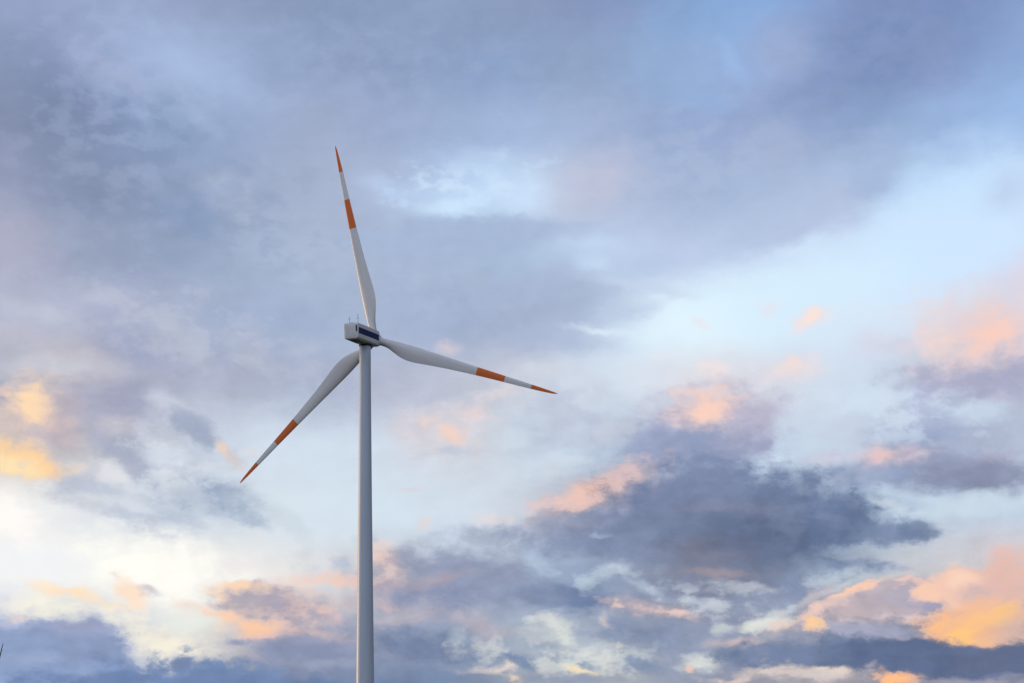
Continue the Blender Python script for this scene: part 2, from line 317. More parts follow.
    (1.34, 6.51, 2.57, 0.42, -5, (160,168,192), 0.75, 0.70, 1),
    (2.18, 5.98, 3.21, 0.64, 5, (132,148,183), 0.75, 0.70, 0),
    (2.63, 5.29, 1.29, 0.42, -18, (198,213,222), 0.45, 0.70, 1),
    (0.78, 5.57, 1.09, 0.42, 30, (176,196,216), 0.65, 0.70, 0),
    (2.40, 6.23, 0.58, 0.16, 0, (184,202,220), 0.35, 0.70, 1),
    (1.90, 4.52, 2.12, 0.67, 4, (116,138,178), 0.95, 0.60, 0),
    (0.73, 4.68, 1.41, 0.64, 0, (138,152,186), 0.75, 0.70, 1),
    (3.85, 4.87, 1.48, 0.29, 20, (190,206,222), 0.40, 0.70, 0),
    (5.38, 4.44, 1.09, 0.26, 15, (200,210,222), 0.45, 0.70, 1),
    (3.85, 4.29, 2.07, 0.44, 6, (202,184,190), 0.85, 0.80, 3),
    (4.57, 4.17, 0.81, 0.25, 10, (230,198,188), 0.85, 0.80, 3),
    (3.07, 4.35, 0.50, 0.22, 0, (226,198,190), 0.70, 0.80, 3),
    (3.57, 3.57, 2.76, 0.61, 3, (140,154,186), 0.85, 0.70, 1),
    (2.65, 3.90, 0.44, 0.25, 60, (216,204,202), 0.60, 0.80, 3),
    (1.12, 3.77, 1.09, 0.64, 18, (226,229,222), 0.75, 0.60, 1),
    (1.51, 3.40, 1.80, 0.35, 10, (214,222,216), 0.85, 0.70, 0),
    (2.51, 2.90, 2.25, 0.48, 5, (222,226,218), 0.70, 0.70, 1),
    (2.79, 3.23, 0.38, 0.22, 0, (236,230,206), 0.80, 0.80, 3),
    (1.84, 2.54, 0.94, 0.19, 8, (246,228,190), 0.85, 0.80, 3),
    (5.32, 2.78, 1.29, 0.58, -10, (220,224,219), 0.80, 0.60, 0),
    (1.84, 2.82, 0.90, 0.32, 12, (138,160,190), 0.85, 0.65, 1),
    (3.57, 2.59, 1.48, 0.48, 20, (138,156,188), 0.85, 0.70, 0),
    (0.22, 2.85, 0.90, 0.35, 20, (122,144,182), 0.85, 0.65, 1),
    (0.92, 3.13, 0.77, 0.32, 20, (158,174,198), 0.70, 0.70, 0),
    (4.93, 2.53, 0.31, 0.22, 0, (246,196,172), 0.70, 0.80, 3),
    (6.95, 3.77, 1.41, 0.32, -8, (224,226,220), 0.80, 0.70, 0),
    (5.85, 3.72, 0.64, 0.26, 0, (206,214,214), 0.70, 0.70, 1),
    (6.21, 3.55, 1.09, 0.29, 0, (146,160,190), 0.80, 0.70, 0),
    (1.34, 2.23, 2.12, 0.35, 0, (148,160,187), 0.75, 0.70, 1),
    (6.40, 3.30, 1.38, 0.34, 8, (214,192,190), 0.70, 0.80, 3),
    (6.48, 2.77, 1.29, 0.58, 0, (130,147,182), 0.90, 0.70, 1),
    (0.08, 2.23, 0.44, 0.31, 0, (240,214,190), 0.70, 0.80, 3),
    (6.07, 2.25, 1.25, 0.19, 0, (226,204,194), 0.70, 0.80, 3),
    (6.90, 4.38, 2.12, 0.84, 0, (152,164,191), 0.70, 0.70, 0),
    (6.48, 4.77, 1.80, 0.26, 6, (194,198,208), 0.65, 0.70, 1),
    (7.91, 4.70, 1.41, 0.55, 6, (140,154,187), 0.90, 0.60, 0),
    (8.95, 4.57, 1.93, 0.26, -22, (204,214,220), 0.70, 0.70, 1),
    (7.59, 4.09, 0.96, 0.26, -10, (200,210,218), 0.70, 0.70, 0),
    (7.72, 4.26, 0.64, 0.19, 0, (150,168,194), 0.70, 0.70, 1),
    (2.04, 2.96, 3.77, 1.06, 4, (226,227,220), 0.80, 0.85, 4),
    (2.46, 5.23, 2.24, 0.67, -8, (196,210,220), 0.55, 0.85, 4),
    (5.24, 4.50, 2.79, 0.78, 8, (202,208,216), 0.65, 0.85, 4),
    (3.57, 4.34, 2.52, 0.50, 6, (226,198,192), 0.60, 0.85, 4),
    (2.74, 3.35, 3.91, 1.12, 4, (134,152,186), 0.60, 0.85, 4),
    (6.90, 3.71, 1.68, 0.50, -8, (222,226,218), 0.80, 0.85, 4),
    (8.82, 4.96, 2.52, 0.50, -12, (200,212,220), 0.50, 0.85, 4),
    (10.85, 9.47, 3.63, 1.23, 5, (210,224,240), 0.65, 0.85, 4),
    (9.63, 7.67, 3.07, 1.01, 5, (166,178,204), 0.50, 0.85, 4),
    (7.45, 7.17, 4.75, 1.68, 4, (136,148,180), 0.50, 0.85, 4),
    (10.18, 4.23, 3.51, 0.97, -8, (198,182,189), 0.97, 0.40, 3),
    (9.58, 4.62, 1.63, 0.19, -23, (250,206,178), 0.90, 0.80, 3),
    (10.85, 4.33, 2.12, 0.84, 0, (184,178,195), 0.85, 0.70, 0),
    (8.22, 3.92, 1.75, 0.38, -20, (242,206,190), 0.85, 0.80, 3),
    (12.27, 4.69, 2.07, 0.88, 0, (240,198,181), 0.97, 0.40, 3),
    (13.50, 4.66, 1.75, 1.44, -15, (226,186,176), 0.97, 0.50, 3),
    (11.39, 4.59, 1.06, 0.53, 10, (246,202,178), 0.90, 0.70, 3),
    (12.38, 4.98, 0.94, 0.34, 0, (250,212,190), 0.80, 0.80, 3),
    (12.65, 4.63, 1.06, 0.38, 0, (200,180,182), 0.70, 0.80, 3),
    (8.82, 3.53, 1.61, 0.39, 10, (176,178,200), 0.90, 0.65, 1),
    (9.91, 3.41, 2.57, 0.55, -3, (170,172,197), 0.92, 0.50, 0),
    (8.30, 3.67, 0.63, 0.41, 10, (253,206,158), 0.95, 0.55, 3),
    (11.42, 4.16, 0.90, 0.29, 14, (164,166,193), 0.80, 0.70, 0),
    (12.43, 3.65, 2.00, 1.13, -14, (244,189,148), 1.00, 0.50, 3),
    (12.43, 3.43, 1.25, 0.56, -18, (253,198,128), 0.90, 0.80, 3),
    (12.19, 4.01, 0.69, 0.22, -10, (234,184,162), 0.60, 0.80, 3),
    (13.18, 3.70, 0.75, 0.25, -20, (236,178,146), 0.60, 0.80, 3),
    (11.93, 3.28, 0.50, 0.38, -30, (250,196,150), 0.60, 0.80, 3),
    (13.39, 4.13, 1.19, 0.50, -15, (252,198,134), 0.90, 0.80, 3),
    (11.79, 3.61, 0.63, 0.63, -30, (252,190,140), 0.70, 0.80, 3),
    (13.87, 3.63, 1.31, 1.06, 0, (210,178,168), 0.90, 0.80, 3),
    (10.72, 3.87, 1.38, 0.13, 2, (214,202,204), 0.60, 0.80, 3),
    (9.36, 3.75, 0.77, 0.13, 10, (206,198,206), 0.60, 0.70, 0),
    (9.09, 2.87, 4.50, 0.74, 0, (120,138,173), 1.00, 0.45, 1),
    (11.66, 2.68, 4.98, 0.77, 3, (105,123,161), 1.00, 0.30, 0),
    (13.50, 2.80, 2.89, 0.67, -4, (110,124,160), 1.00, 0.35, 1),
    (7.86, 2.90, 2.12, 0.51, 0, (128,144,180), 0.90, 0.70, 0),
    (8.33, 2.29, 2.38, 0.34, 2, (208,198,196), 0.92, 0.70, 3),
    (9.09, 2.40, 1.06, 0.22, 0, (224,208,196), 0.85, 0.80, 3),
    (9.96, 2.53, 0.39, 0.19, 0, (190,180,188), 0.70, 0.70, 1),
    (10.64, 2.17, 0.88, 0.28, 5, (252,190,140), 1.00, 0.65, 3),
    (12.46, 2.07, 2.25, 0.29, 0, (168,166,186), 0.75, 0.70, 1),
    (13.65, 2.23, 0.96, 0.22, 0, (150,156,182), 0.60, 0.70, 0),
    (7.72, 2.44, 3.35, 0.39, 0, (216,202,196), 0.80, 0.85, 4),
]
REACH = 1.2                     # how far turbulence can carry a cloud's edge, degrees
WARP1 = (0.42, 1.25, 0.58)      # noise scale, reach in degrees, roughness
WARP2 = (1.9, 0.48, 0.60)
FRAY1 = (0.9, 0.38, 0.60)       # noise scale, depth, roughness
FRAY2 = (1.5, 0.38, 0.60)
DECK_FRAY, WARM_FRAY = 0.16, 0.36
RELIEF = 2.8
FLECK = (1.7, 0.55)
BILLOW = (0.8, 0.135, 0.60)     # noise scale, depth of the shading, roughness
SUNSIDE = (-0.25, 0.16, 0.0)    # towards the light, degrees
GAIN, THICK = 1.05, 0.80
GLOW = (0.95, 0.72, 0.45)       # radiance of the sunset glow
BACK = 2.1                      # the sky behind the camera against the sky ahead
RIGHT = 0.45                    # the sky away from the sunset is duller
TOWER_COL = (0.52, 0.58, 0.65)
BLADE_COL = (0.76, 0.74, 0.71)
NACELLE_COL = (0.70, 0.70, 0.68)
ORANGE_COL = (0.80, 0.18, 0.035)
BLADES = ((-18.6, 44.3), (102.3, 45.1), (220.9, 46.2))   # azimuth in the rotor plane, span


def lin(c):
    c = c / 255.0
    return c / 12.92 if c <= 0.04045 else ((c + 0.055) / 1.055) ** 2.4

def rgb(c):
    return (lin(c[0]), lin(c[1]), lin(c[2]), 1.0)

world = bpy.data.worlds.new("World")
scene.world = world
world.use_nodes = True
nt = world.node_tree
nt.nodes.clear()
N, L = nt.nodes.new, nt.links.new

def setin(sock, v):
    if hasattr(v, 'is_output'):
        L(v, sock)
    elif v is not None:
        sock.default_value = v

def math_n(op, a, b=None, c=None, clamp=False):
    n = N('ShaderNodeMath'); n.operation = op; n.use_clamp = clamp
    for i, v in enumerate((a, b, c)):
        setin(n.inputs[i], v)
    return n.outputs[0]

def vmath(op, a, b=None, scale=None):
    n = N('ShaderNodeVectorMath'); n.operation = op
    setin(n.inputs[0], a)
    if b is not None: setin(n.inputs[1], b)
    if scale is not None: setin(n.inputs['Scale'], scale)
    return n.outputs[0] if op not in ('DOT_PRODUCT', 'LENGTH') else n.outputs['Value']

def maprange(v, a, b, c=0.0, d=1.0, smooth=True):
    n = N('ShaderNodeMapRange'); n.interpolation_type = 'SMOOTHSTEP' if smooth else 'LINEAR'; n.clamp = smooth
    setin(n.inputs[0], v); setin(n.inputs[1], a); setin(n.inputs[2], b); setin(n.inputs[3], c); setin(n.inputs[4], d)
    return n.outputs[0]

def mix(fac, a, b, blend='MIX'):
    n = N('ShaderNodeMix'); n.data_type = 'RGBA'; n.blend_type = blend; n.clamp_factor = True
    setin(n.inputs[0], fac); setin(n.inputs[6], a); setin(n.inputs[7], b)
    return n.outputs[2]

def noise(vec, scale, detail, rough, lac=2.0):
    n = N('ShaderNodeTexNoise'); n.noise_dimensions = '3D'
    L(vec, n.inputs['Vector'])
    n.inputs['Scale'].default_value = scale; n.inputs['Detail'].default_value = detail
    n.inputs['Roughness'].default_value = rough; n.inputs['Lacunarity'].default_value = lac
    return n

tc = N('ShaderNodeTexCoord')
direction = vmath('NORMALIZE', tc.outputs['Generated'])
sep = N('ShaderNodeSeparateXYZ'); L(direction, sep.inputs[0])
az = math_n('MULTIPLY', math_n('ARCTAN2', sep.outputs[0], sep.outputs[1]), 180 / math.pi)
el = math_n('MULTIPLY', math_n('ARCSINE', sep.outputs[2]), 180 / math.pi)
comb = N('ShaderNodeCombineXYZ'); L(az, comb.inputs[0]); L(el, comb.inputs[1])
pos = comb.outputs[0]

# turbulence: pushes the edge of every cloud about, coarse billows and fine shreds
stretch = vmath('MULTIPLY', pos, (0.8, 1.25, 1.0))
n1 = noise(stretch, WARP1[0], 7.0, WARP1[2])
n2 = noise(vmath('ADD', stretch, (31.7, 12.3, 4.1)), WARP2[0], 5.0, WARP2[2])
w1 = vmath('MULTIPLY', vmath('SUBTRACT', n1.outputs['Color'], (0.5, 0.5, 0.5)), (WARP1[1], WARP1[1] * 0.8, 0))
w2 = vmath('MULTIPLY', vmath('SUBTRACT', n2.outputs['Color'], (0.5, 0.5, 0.5)), (WARP2[1], WARP2[1] * 0.8, 0))
wpos = vmath('ADD', vmath('ADD', pos, w1), w2)

# thresholds that fray the rim of each cloud
n6 = noise(vmath('ADD', vmath('ADD', stretch, (7.7, 3.1, 9.4)), vmath('SCALE', w1, scale=0.6)), FRAY1[0], 8.0, FRAY1[2])
n7 = noise(vmath('ADD', vmath('ADD', stretch, (57.3, 23.9, 2.6)), vmath('SCALE', w1, scale=0.6)), FRAY2[0], 8.0, FRAY2[2])
# relief of the billows as the low sun on the left picks it out
bp0 = vmath('ADD', stretch, w1)
n3 = noise(bp0, BILLOW[0], 8.0, BILLOW[2])
n8 = noise(vmath('ADD', bp0, SUNSIDE), BILLOW[0], 8.0, BILLOW[2])
relief = math_n('SUBTRACT', n3.outputs['Fac'], n8.outputs['Fac'])
billow = math_n('ADD', math_n('MULTIPLY', relief, RELIEF), math_n('MULTIPLY_ADD', n3.outputs['Fac'], 1.8, -0.9))
n9 = noise(vmath('ADD', stretch, (91.3, 44.2, 6.3)), FLECK[0], 7.0, FLECK[1])
fray = [maprange(n6.outputs['Fac'], 0.30, 0.70, 0.0, FRAY1[1]),
        maprange(n7.outputs['Fac'], 0.30, 0.70, 0.0, FRAY2[1]),
        maprange(n6.outputs['Fac'], 0.30, 0.70, 0.0, DECK_FRAY),
        maprange(math_n('MULTIPLY_ADD', n7.outputs['Fac'], -1.0, billow), -1.1, 0.1, WARM_FRAY, 0.0),
        maprange(n9.outputs['Fac'], 0.30, 0.66, 0.95, 0.0)]

a0, a1 = SKY_AZ[0], SKY_AZ[-1]

def sky_patch(name, az0, az1, el0, el1):
    """node group: the sky inside one window of azimuth and elevation, with every cloud that reaches into it"""
    global nt, N, L
    keep = nt, N, L
    g = bpy.data.node_groups.new(name, 'ShaderNodeTree')
    nt = g; N, L = g.nodes.new, g.links.new
    for nm, st in (('Position', 'NodeSocketVector'), ('Fray A', 'NodeSocketFloat'), ('Fray B', 'NodeSocketFloat'), ('Fray Deck', 'NodeSocketFloat'), ('Fray Warm', 'NodeSocketFloat'), ('Fray Fleck', 'NodeSocketFloat'), ('Billow', 'NodeSocketFloat')):
        g.interface.new_socket(nm, in_out='INPUT', socket_type=st)
    g.interface.new_socket('Color', in_out='OUTPUT', socket_type='NodeSocketColor')
    gi, go = N('NodeGroupInput'), N('NodeGroupOutput')
    wp = gi.outputs[0]; fr = gi.outputs[1:6]
    ws = N('ShaderNodeSeparateXYZ'); L(wp, ws.inputs[0])
    # broad tone of the deck and of the clear air behind it: one ramp along each band of elevation
    u = maprange(ws.outputs[0], a0, a1, 0.0, 1.0, smooth=False)
    col, last = None, None
    for j, (e, row) in enumerate(zip(SKY_EL, SKY_TONE)):
        if (j + 1 < len(SKY_EL) and SKY_EL[j + 1] < el0 - REACH) or (j and SKY_EL[j - 1] > el1 + REACH):
            continue
        rp = N('ShaderNodeValToRGB'); rp.color_ramp.interpolation = 'B_SPLINE'
        els = rp.color_ramp.elements
        while len(els) < len(row):
            els.new(0.5)
        for k in range(len(row)):
            els[k].position = (SKY_AZ[k] - a0) / (a1 - a0)
        for k, c in enumerate(row):
            els[k].color = rgb(c)
        L(u, rp.inputs[0])
        col = rp.outputs[0] if col is None else mix(maprange(ws.outputs[1], last, e, 0, 1), col, rp.outputs[0])
        last = e
    # single clouds, banks, gaps and sunlit crests, far to near
    tops, count = {}, 0
    for i, (caz, cel, w, h, tilt, c, op, soft, edge) in enumerate(CLOUDS):
        r = max(w, h) + REACH
        t = R(tilt)
        ex = math.hypot(w * math.cos(t), h * math.sin(t)) + REACH
        ey = math.hypot(w * math.sin(t), h * math.cos(t)) + REACH
        if caz + ex < az0 or caz - ex > az1 or cel + ey < el0 or cel - ey > el1:
            continue
        count += 1
        if count % 20 == 0:                   # keeps the long chain of layers in order when the shader compiles
            n = N('ShaderNodeVectorMath'); n.operation = 'MULTIPLY_ADD'
            L(col, n.inputs[0]); n.inputs[1].default_value = (1e-9,) * 3; L(gi.outputs[0], n.inputs[2])
            wp = n.outputs[0]
        mp = N('ShaderNodeMapping'); mp.vector_type = 'TEXTURE'
        mp.inputs['Location'].default_value = (caz, cel, 0)
        mp.inputs['Rotation'].default_value = (0, 0, R(-tilt))
        mp.inputs['Scale'].default_value = (w, h, 1)
        L(wp, mp.inputs['Vector'])
        gr = N('ShaderNodeTexGradient'); gr.gradient_type = 'SPHERICAL'
        L(mp.outputs[0], gr.inputs[0])
        f = fr[edge]
        if (edge, soft) not in tops:
            tops[edge, soft] = math_n('ADD', f, soft)
        col = mix(maprange(gr.outputs['Fac'], f, tops[edge, soft], 0.0, op), col, rgb(c))
    sp = N('ShaderNodeSeparateColor'); sp.mode = 'HSV'; L(col, sp.inputs[0])
    val = sp.outputs[2]
    amp = math_n('MULTIPLY', maprange(val, 0.55, 0.90, BILLOW[1], BILLOW[1] * 0.15), maprange(ws.outputs[1], 8.0, 13.0, 1.0, 0.5))
    # thick cloud low over the horizon lets less light through than the deck overhead
    gain = maprange(val, 0.36, 0.66, maprange(ws.outputs[1], 6.2, 9.2, THICK, GAIN), GAIN)
    tone = math_n('MULTIPLY_ADD', gi.outputs[6], amp, gain)
    L(vmath('SCALE', col, scale=tone), go.inputs[0])
    nt, N, L = keep
    return g

# the rest of the dome: a broken grey-blue deck that thins towards the sunset
d3 = vmath('MULTIPLY', direction, (1.0, 1.0, 2.2))
n4 = noise(d3, 2.6, 7.0, 0.58)
n5 = noise(d3, 7.0, 5.0, 0.55)
deck = mix(maprange(n5.outputs['Fac'], 0.3, 0.7), rgb((128, 140, 168)), rgb((180, 187, 205)))
sunward = vmath('DOT_PRODUCT', direction, (math.sin(R(SUN_AZ)), math.cos(R(SUN_AZ)), math.sin(R(SUN_EL))))
glow = maprange(sunward, 0.45, 1.0)
low = maprange(el, 2.0, 26.0, 1.0, 0.0)
deck = mix(math_n('MULTIPLY', math_n('MULTIPLY', glow, low), 0.85), deck, (GLOW[0], GLOW[1], GLOW[2], 1))
back = maprange(sep.outputs[1], -0.6, 0.5, BACK, 1.0)
right = maprange(sep.outputs[0], -0.2, 1.0, 1.0, RIGHT)
deck = vmath('SCALE', deck, scale=math_n('MULTIPLY', back, right))
cover = maprange(n4.outputs['Fac'], 0.38, 0.58, 0.72, 0.97)

sky = N('ShaderNodeTexSky'); sky.sky_type = 'NISHITA'; sky.sun_disc = False
sky.sun_elevation = R(SUN_EL); sky.sun_rotation = R(SUN_AZ)

def background(color, strength):
    b = N('ShaderNodeBackground'); b.inputs['Strength'].default_value = strength
    L(color, b.inputs['Color']); return b.outputs[0]

def blend(fac, a, b):
    m = N('ShaderNodeMixShader'); setin(m.inputs[0], fac); L(a, m.inputs[1]); L(b, m.inputs[2]); return m.outputs[0]

air = background(sky.outputs[0], 0.12)
dome = blend(cover, air, background(deck, 1.0))

# the western sky in front of the camera, patch by patch
AZ_CUT, EL_CUT = (-90.0, -7.0, 0.0, 7.0, 90.0), (-10.0, 4.8, 8.0, 13.0, 90.0)
bands = []
for j in range(4):
    sh = None
    for i in range(4):
        gn = N('ShaderNodeGroup')
        gn.node_tree = sky_patch('sky_patch', AZ_CUT[i], AZ_CUT[i + 1], EL_CUT[j], EL_CUT[j + 1])
        for k, v in enumerate((wpos, *fray, billow)):
            L(v, gn.inputs[k])
        p = background(gn.outputs[0], 1.0)
        sh = p if sh is None else blend(math_n('GREATER_THAN', az, AZ_CUT[i]), sh, p)
    bands.append(sh)
west = bands[0]
for j in range(1, 4):
    west = blend(math_n('GREATER_THAN', el, EL_CUT[j]), west, bands[j])
west = blend(0.97, air, west)
# which passes smoothly into the rest of the dome
near = math_n('MULTIPLY', maprange(math_n('ABSOLUTE', az), 15.0, 24.0, 1.0, 0.0), maprange(el, 21.0, 28.0, 1.0, 0.0))
ms_out = blend(near, dome, west)
out = N('ShaderNodeOutputWorld'); L(ms_out, out.inputs['Surface'])
world.cycles.sampling_method = 'MANUAL'
world.cycles.sample_map_resolution = 1024

# ------------------------------------------------------------------ helpers
def obj(name, bm, mats, parent=None, smooth=True, bevel=None):
    bmesh.ops.recalc_face_normals(bm, faces=bm.faces[:])
    me = bpy.data.meshes.new(name); bm.to_mesh(me); bm.free()
    if smooth:
        for p in me.polygons: p.use_smooth = True
    for m in (mats if isinstance(mats, (list, tuple)) else [mats]):
        me.materials.append(m)
    o = bpy.data.objects.new(name, me); COL.objects.link(o)
    o.parent = parent
    if bevel:
        b = o.modifiers.new("bevel", 'BEVEL'); b.width = bevel; b.segments = 2; b.limit_method = 'ANGLE'; b.angle_limit = R(40)
    return o

def box(bm, cx, cy, cz, sx, sy, sz):
    r = bmesh.ops.create_cube(bm, size=1.0, matrix=Matrix.Translation((cx, cy, cz)) @ Matrix.Diagonal((sx, sy, sz, 1)))
    return r['verts']

def loft(bm, rings, cap=True, mat=None):
    """rings: lists of points with equal count; returns nothing, faces get material index mat(i)"""
    vs = [[bm.verts.new(p) for p in ring] for ring in rings]
    n = len(vs[0])
    for i in range(len(vs) - 1):
        for k in range(n):
            f = bm.faces.new((vs[i][k], vs[i][(k + 1) % n], vs[i + 1][(k + 1) % n], vs[i + 1][k]))
            if mat: f.material_index = mat(i)
    if cap:
        f = bm.faces.new(vs[0]); g = bm.faces.new(vs[-1])
        if mat: f.material_index = mat(0); g.material_index = mat(len(vs) - 2)

def tube(bm, p0, p1, r0, r1, n=8):
    p0, p1 = Vector(p0), Vector(p1)
    d = (p1 - p0).normalized()
    x = d.orthogonal().normalized(); y = d.cross(x)
    loft(bm, [[p + x * (r * math.cos(2 * math.pi * k / n)) + y * (r * math.sin(2 * math.pi * k / n)) for k in range(n)]
              for p, r in ((p0, r0), (p1, r1))])

def material(name, color, rough=0.5, dirt=0.0, scale=(1, 1, 1), spec=0.5, bump=0.0):
    m = bpy.data.materials.new(name); m.use_nodes = True
    t = m.node_tree; b = t.nodes['Principled BSDF']
    b.inputs['Roughness'].default_value = rough
    b.inputs['Specular IOR Level'].default_value = spec
    co = t.nodes.new('ShaderNodeTexCoord'); mp = t.nodes.new('ShaderNodeMapping')
    mp.inputs['Scale'].default_value = scale
    t.links.new(co.outputs['Object'], mp.inputs[0])
    nz = t.nodes.new('ShaderNodeTexNoise'); nz.inputs['Scale'].default_value = 1.0; nz.inputs['Detail'].default_value = 6.0
    nz.inputs['Roughness'].default_value = 0.6
    t.links.new(mp.outputs[0], nz.inputs['Vector'])
    rp = t.nodes.new('ShaderNodeValToRGB')
    rp.color_ramp.elements[0].position = 0.3; rp.color_ramp.elements[1].position = 0.62
    c0 = [c * (1 - dirt) for c in color]
    rp.color_ramp.elements[0].color = (c0[0], c0[1] * (1 - dirt * .06), c0[2] * (1 - dirt * .15), 1)
    rp.color_ramp.elements[1].color = (*color, 1)
    t.links.new(nz.outputs['Fac'], rp.inputs[0]); t.links.new(rp.outputs[0], b.inputs['Base Color'])
    if bump:
        bp = t.nodes.new('ShaderNodeBump'); bp.inputs['Strength'].default_value = bump
        t.links.new(nz.outputs['Fac'], bp.inputs['Height']); t.links.new(bp.outputs[0], b.inputs['Normal'])
    return m

M_TOWER = material('tower_paint', TOWER_COL, 0.45, 0.10, (0.5, 0.5, 0.05))
M_BLADE = material('blade_gelcoat', BLADE_COL, 0.42, 0.10, (0.8, 0.8, 0.10))
M_ORANGE = material('signal_orange', ORANGE_COL, 0.5, 0.12, (0.8, 0.8, 0.12), spec=0.3)
M_NACELLE = material('nacelle_paint', NACELLE_COL, 0.42, 0.14, (0.6, 0.3, 0.5))
M_STRIPE = material('navy_stripe', (0.007, 0.019, 0.13), 0.6, 0.15, (1, 1, 1), spec=0.2)
M_DARK = material('dark_grille', (0.018, 0.018, 0.02), 0.6, 0.3, (4, 4, 4))
M_STEEL = material('galvanised_steel', (0.12, 0.12, 0.13), 0.5, 0.3, (5, 5, 5))
M_BARK = material('bark', (0.055, 0.045, 0.045), 0.9, 0.4, (9, 9, 3), bump=0.4)
M_GROUND = material('meadow', (0.040, 0.048, 0.020), 0.95, 0.55, (0.04, 0.04, 0.04), spec=0.2)

# ------------------------------------------------------------------ ground
bm = bmesh.new()
NR, NA = 26, 72
rad = [0.0] + [3.0 * (12000.0 / 3.0) ** (i / (NR - 1)) for i in range(NR)]
random.seed(4)
prev = [bm.verts.new((0, 0, 0))]
for r in rad[1:]:
    ring = [bm.verts.new((r * math.cos(2 * math.pi * k / NA), r * math.sin(2 * math.pi * k / NA),
                          0.0 if r < 20 else random.uniform(-0.15, 0.15) * min(1.0, r / 200))) for k in range(NA)]
    for k in range(NA):
        if len(prev) == 1:
            bm.faces.new((prev[0], ring[k], ring[(k + 1) % NA]))
        else:
            bm.faces.new((prev[k], ring[k], ring[(k + 1) % NA], prev[(k + 1) % NA]))
    prev = ring
ground = obj('ground', bm, M_GROUND)
ground['kind'] = 'structure'

# ------------------------------------------------------------------ wind turbine
YAW = R(19.0)            # the rotor looks away from the camera, turned to the right
TILT = R(2.5)
HUB = Vector(((375.0 - 512) / 2050 * 457.0, 457.0, EYE + (760 - 339.8) / 2050 * 457.0))
OVERHANG = 5.6
A = Vector((math.sin(YAW), math.cos(YAW), 0))          # forward
S = Vector((math.cos(YAW), -math.sin(YAW), 0))         # side seen by the camera
AT = Vector((A.x * math.cos(TILT), A.y * math.cos(TILT), math.sin(TILT)))
UT = S.cross(AT)
TOWER = HUB - OVERHANG * AT

turbine = bpy.data.objects.new('wind_turbine', None)
COL.objects.link(turbine)
turbine.location = (TOWER.x, TOWER.y, 0)
turbine['label'] = 'tall white wind turbine with orange banded blades and navy striped nacelle under evening clouds'
turbine['category'] = 'wind turbine'

def frame(o, origin, x, y, z):
    """place a child by world axes; the turbine root itself is unrotated"""
    m = Matrix((x, y, z)).transposed().to_4x4()
    m.translation = origin
    o.matrix_parent_inverse = Matrix.Translation(-turbine.location) if o.parent == turbine else Matrix.Identity(4)
    o.matrix_basis = m

# tower: tapered tube
TOP_Z = TOWER.z - 1.95
def dia(d):                      # diameter against depth below the tower top
    pts = ((0, 2.50), (8, 2.54), (35, 3.02), (47, 3.32), (74, 3.95), (100, 4.35))
    for (d0, v0), (d1, v1) in zip(pts, pts[1:]):
        if d <= d1:
            return v0 + (v1 - v0) * (d - d0) / (d1 - d0)
    return pts[-1][1]
bm = bmesh.new()
rings = []
NT = 64
zs = [0.0, 0.3] + [i * TOP_Z / 30 for i in range(1, 30)] + [TOP_Z]
for z in zs:
    r = dia(TOP_Z - z) / 2
    rings.append([(r * math.cos(2 * math.pi * k / NT), r * math.sin(2 * math.pi * k / NT), z) for k in range(NT)])
loft(bm, rings)
tower = obj('tower', bm, M_TOWER, turbine)

# nacelle: rounded box lofted along its length, local x = side, y = forward, z = up
def rrect(w, h, zc, rt, rb, n=6):
    pts = []
    for cx, cz, r, a in ((w / 2 - rt, zc + h / 2 - rt, rt, 0), (-w / 2 + rt, zc + h / 2 - rt, rt, 90),
                         (-w / 2 + rb, zc - h / 2 + rb, rb, 180), (w / 2 - rb, zc - h / 2 + rb, rb, 270)):
        for k in range(n + 1):
            t = R(a + 90 * k / n)
            pts.append((cx + r * math.cos(t), cz + r * math.sin(t)))
    return pts
NP = TILT                                   # body lies along the shaft
NX, NY = S, AT
NZ = UT
bm = bmesh.new()
rings = []
for (y, w, h, zc) in ((-7.80, 3.10, 3.10, -0.06), (-7.74, 3.32, 3.32, -0.06), (-7.60, 3.42, 3.44, -0.06), (-6.8, 3.46, 3.5, -0.07), (-2, 3.52, 3.54, -0.08),
                      (2.4, 3.50, 3.5, -0.1), (4.0, 3.40, 3.35, -0.1), (4.6, 3.15, 3.05, -0.1), (4.95, 2.6, 2.6, 0)):
    rings.append([(x, y, z) for x, z in rrect(w, h, zc, 0.30, 0.55)])
loft(bm, rings)
nacelle = obj('nacelle', bm, M_NACELLE, turbine)
md = nacelle.modifiers.new('edges', 'EDGE_SPLIT'); md.split_angle = R(50)
frame(nacelle, TOWER, NX, NY, NZ)

def child(name, bm, mats, parent, **kw):
    o = obj(name, bm, mats, parent, **kw)
    return o

for sx in (1, -1):
    bm = bmesh.new()                         # navy stripe, a film laid on the flat of the side
    ys = [-7.55 + i * 0.54 for i in range(22)]
    def side(y):
        pts = ((-7.60, 1.71), (-6.8, 1.73), (-2, 1.76), (2.4, 1.75), (4.0, 1.70), (4.6, 1.575))
        for (y0, v0), (y1, v1) in zip(pts, pts[1:]):
            if y <= y1: return v0 + (v1 - v0) * (y - y0) / (y1 - y0)
        return pts[-1][1]
    loft(bm, [[(sx * (side(y) + 0.014), y, 0.72), (sx * (side(y) + 0.014), y, -0.60),
               (sx * (side(y) - 0.02), y, -0.60), (sx * (side(y) - 0.02), y, 0.72)] for y in ys])
    child('side_stripe', bm, M_STRIPE, nacelle, smooth=False)

